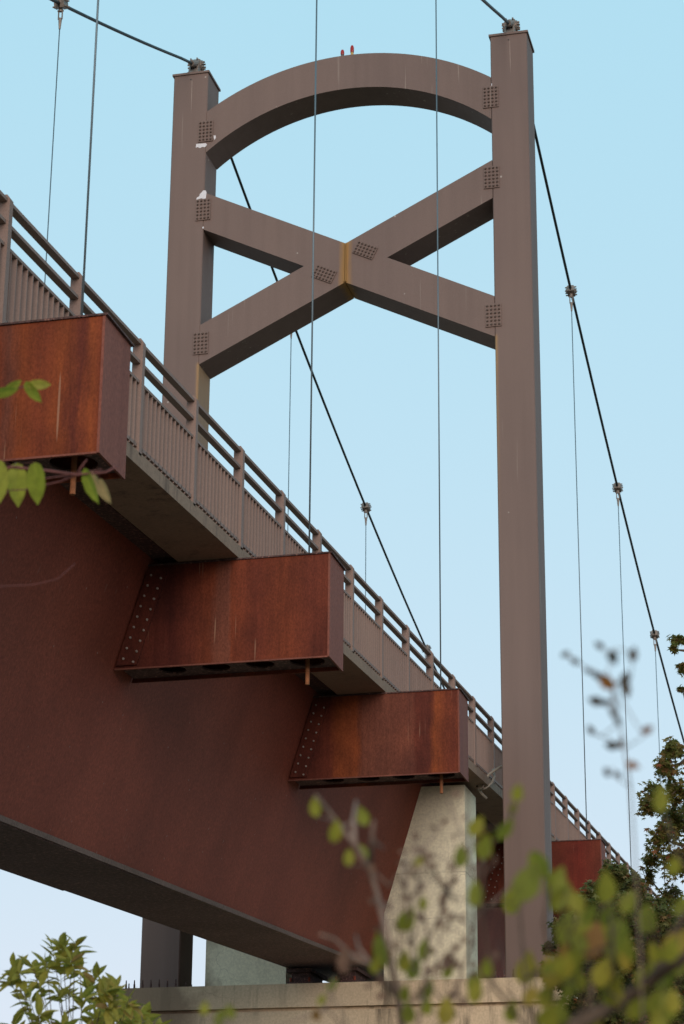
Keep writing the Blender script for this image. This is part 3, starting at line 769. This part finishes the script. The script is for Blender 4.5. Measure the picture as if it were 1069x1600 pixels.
# compound leaf spray at the left edge
near_plant('compound_leaf_branch', 'hanging spray of long green leaflets on a reddish stalk at the left edge', 'branch', 7.2, -60,
    [([(-60,780),(-30,738),(20,730),(70,735),(120,742),(165,738),(185,728)], 5.0), ([(-60,780),(-40,640),(0,612),(40,604),(60,603)], 3.0), ([(120,742),(95,752),(40,765),(-20,768)], 2.4), ([(120,742),(128,728),(136,718)], 3.0),([(-60,920),(0,916),(50,914),(90,905),(118,880)],1.6)],
    [(-2,752,72,-84),(27,757,72,-86),(57,756,68,-88),(142,760,62,-70),(62,601,38,4),(52,613,42,-52),(8,612,44,10),(20,604,36,35),(-20,610,40,170)],
    leafmat('leaflet_leaves', [(0, (.22, .26, .03)), (.7, (.31, .32, .04)), (1, (.34, .26, .05))], .5), M['rachis'], 1.0, LEAFLET)
near_plant('withered_leaf_branch', 'withered tan leaf curling beside the green leaflets at the left', 'branch', 7.4, -40,
    [([(-40,800),(40,752),(110,742),(150,735),(160,733)], 2.2)], [(155,762,58,-66),(165,768,44,-68)], leafmat('withered_leaves', [(0, (.30, .22, .09)), (1, (.36, .27, .12))], .4), M['rachis'], .6, LEAFLET)
# tall thin sapling whose tip shows against the sky at right
near_plant('thin_sapling', 'very blurred thin sapling tip with brown leaves against the sky at the right', 'sapling', 2.9, 1010,
    [([(1008,1700),(1000,1480),(992,1330),(985,1230),(975,1170),(968,1130),(965,1110),(958,1080),(962,1070),(985,1062)], 1.2),
     ([(968,1130),(940,1150),(922,1140)], .8), ([(975,1170),(1000,1155),(1020,1138)], .8), ([(985,1230),(960,1212),(950,1205)], .8), ([(958,1080),(945,1060),(930,1055)], .9), ([(985,1062),(988,1040),(990,1022)], .7), ([(930,1055),(905,1035),(885,1022)], .7), ([(945,1060),(955,1035),(935,1008)], .7)],
    [(990,1022,26,82),(978,1078,30,-75),(977,1060,26,80),(950,1068,36,-30),(935,1055,28,160),(958,1028,28,-65),(936,1008,18,150),(884,1022,16,30),(900,1034,18,-20),(920,1048,16,-30),(958,1115,20,-70),(966,1128,18,-60),(930,1095,26,165),(945,1098,18,190),(923,1140,18,120),(1012,1140,22,35),(955,1165,24,175),(970,1160,22,60),(948,1206,18,120),(966,1212,16,-60),(990,1196,22,-20)],
    leafmat('brown_leaves', [(0, (.05, .05, .04)), (.6, (.07, .05, .03)), (.7, (.26, .11, .02)), (1, (.20, .08, .02))], .2), M['twig'])
# lower right: leafy branches on a thick slanting stem
lv_ = [(809,1238,32,80),(802,1262,22,70),(758,1322,46,75),(746,1291,36,60),(789,1294,46,55),(826,1377,72,62),(801,1405,50,80),(845,1352,56,-60),(869,1380,62,65),(878,1402,52,50),(900,1408,44,115),(921,1426,40,70),
       (947,1386,56,88),(885,1451,62,75),(912,1441,50,60),(928,1469,64,70),(965,1466,78,85),(977,1488,54,80),(1011,1435,50,95),(983,1408,44,60),(823,1512,60,80),(860,1518,58,95),(894,1522,60,100),(943,1518,54,65),
       (1012,1522,56,60),(962,1552,46,75),(1002,1571,42,60),(985,1578,32,80),(857,1586,50,60),(875,1583,44,100),(1057,1475,60,50),(1063,1506,42,70),(1032,1248,46,80),(1066,1414,40,60),(1054,1352,36,70),(881,1559,30,85),(743,1395,46,95),
       (761,1512,34,90),(743,1549,40,80),(930,1592,44,40),(1045,1560,40,60),(1030,1592,48,75),(905,1475,40,120),(950,1430,40,70),(830,1555,36,60),(800,1580,40,80)]
lv_ += [(rnd.uniform(850, 1065), rnd.uniform(1440, 1598), rnd.uniform(24, 50), rnd.choice((60, 75, 85, 100, 115, 40))) for _ in range(26)]
near_plant('leafy_branch', 'blurred branch with yellow green leaves and a thick brown stem at the lower right', 'branch', 3.0, 860,
    [([(850,1640),(912,1592),(955,1571),(1005,1540),(1035,1518),(1069,1497),(1130,1440)], 10), ([(1005,1540),(1026,1519),(1048,1463),(1069,1435),(1095,1380)], 5.5), ([(912,1592),(925,1555),(922,1488),(935,1440),(945,1400)], 2.6), ([(955,1571),(960,1500),(952,1420),(957,1395)], 2.4),
     ([(1005,1540),(1015,1470),(1010,1425)], 2.0), ([(850,1640),(868,1540),(850,1440),(858,1390),(840,1345)], 2.4), ([(868,1540),(890,1470),(905,1420)], 1.8), ([(850,1640),(820,1530),(812,1420),(835,1370)], 2.0), ([(850,1640),(770,1540),(752,1420),(758,1330),(795,1290),(808,1235)], 2.0), ([(1095,1380),(1060,1340),(1035,1260)], 2.0),
     ([(925,1555),(900,1500),(880,1440)], 1.5), ([(770,1540),(745,1480),(741,1400)], 1.4), ([(820,1530),(880,1490),(930,1420),(985,1400)], 1.5)]+[([(x_, y_), (x_+dx_*.5+4, y_-40), (x_+dx_, y_-90)], 1.1) for x_, y_, dx_ in ((880,1600,-30),(930,1585,25),(970,1560,-25),(1000,1540,30),(1030,1520,-10),(905,1590,10),(840,1560,-25),(950,1480,30),(1055,1500,5),(860,1480,25),(800,1560,-20))],
    lv_, leafD, M['bark'])
# middle: twiggy sapling in front of the concrete block
lv2 = [(493,1260,34,95),(524,1298,40,80),(567,1275,34,110),(545,1339,30,80),(567,1331,28,110),(596,1483,58,105),(587,1507,30,75),(636,1436,46,65),(661,1411,24,80),(663,1483,38,80),(632,1501,36,85),(647,1513,38,70),(700,1513,36,78),
       (519,1537,28,60),(503,1561,22,50),(494,1585,24,100),(633,1552,32,85),(638,1582,38,95),(666,1546,42,60),(668,1573,30,80),(697,1579,48,80),(742,1400,38,100),(720,1337,38,85),(742,1292,34,70),(742,1534,40,80),(655,1345,20,40),(345,1590,36,60),(360,1580,26,110),(320,1575,24,80)]
tw = []; buds = []
for _ in range(46):
    x = rnd.uniform(605, 765); y = rnd.uniform(1330, 1590); a = R(rnd.uniform(25, 155)); L = rnd.uniform(30, 85)
    p1 = (x+L*.5*math.cos(a)+rnd.uniform(-8, 8), y-L*.5*math.sin(a)); p2 = (x+L*math.cos(a), y-L*math.sin(a))
    tw.append(([(x, y), p1, p2], rnd.uniform(.8, 1.5)))
    for q in (p1, p2): buds.append((q[0]+rnd.uniform(-5, 5), q[1]+rnd.uniform(-5, 5), rnd.uniform(9, 19), rnd.uniform(0, 180)))
stems2 = [([(640,1680),(622,1560),(606,1480),(602,1447),(590,1400),(578,1358),(554,1319),(530,1289),(506,1259),(494,1244)], 4.4), ([(578,1358),(581,1310),(584,1283)], 3.2), ([(581,1310),(588,1318),(600,1326)], 2.2), ([(554,1319),(552,1280),(557,1251)], 3.2),
     ([(622,1560),(578,1504),(545,1489),(524,1468),(500,1460)], 3.0), ([(578,1504),(560,1480),(556,1460)], 2.0), ([(545,1489),(541,1500),(540,1512)], 3.2),
     ([(640,1680),(660,1560),(670,1470),(655,1400),(650,1340),(690,1290)], 2.0), ([(640,1680),(700,1580),(735,1480),(745,1400),(728,1320),(700,1250)], 2.0), ([(670,1470),(700,1400),(720,1330)], 1.4), ([(640,1680),(560,1630),(510,1575),(518,1540),(525,1525)], 1.6), ([(510,1575),(400,1620),(345,1600)], 1.4)]
pl = near_plant('twiggy_sapling', 'blurred twiggy sapling with few yellow green leaves before the pale concrete block', 'sapling', 3.3, 640, stems2+tw, lv2, leafD, M['twig'])
lv = MB()
for px, py, L, ang in buds+[(714,1240,16,0),(695,1283,16,20),(676,1293,14,170),(650,1356,14,60),(620,1447,20,110),(673,1516,18,20),(596,1556,18,10),(575,1540,14,40),(540,1500,46,86),(700,1500,34,75)]:
    d = 3.3+rnd.uniform(-.1, .1); dd = RT*math.cos(R(ang))+UP*math.sin(R(ang))+FW*rnd.uniform(-.3, .3)
    leaf(lv, RP(px, py, d)-dd*(L/FPX*d*.5), dd, -FW+RT*rnd.gauss(0, .4)+UP*rnd.gauss(0, .4), L/FPX*d, OVATE, .9, rnd.uniform(0, .5), .2)
lv.build('dead_leaves', leafmat('dead_leaves_brown', [(0, (.12, .07, .05)), (1, (.20, .12, .08))], .3), pl, world=True)
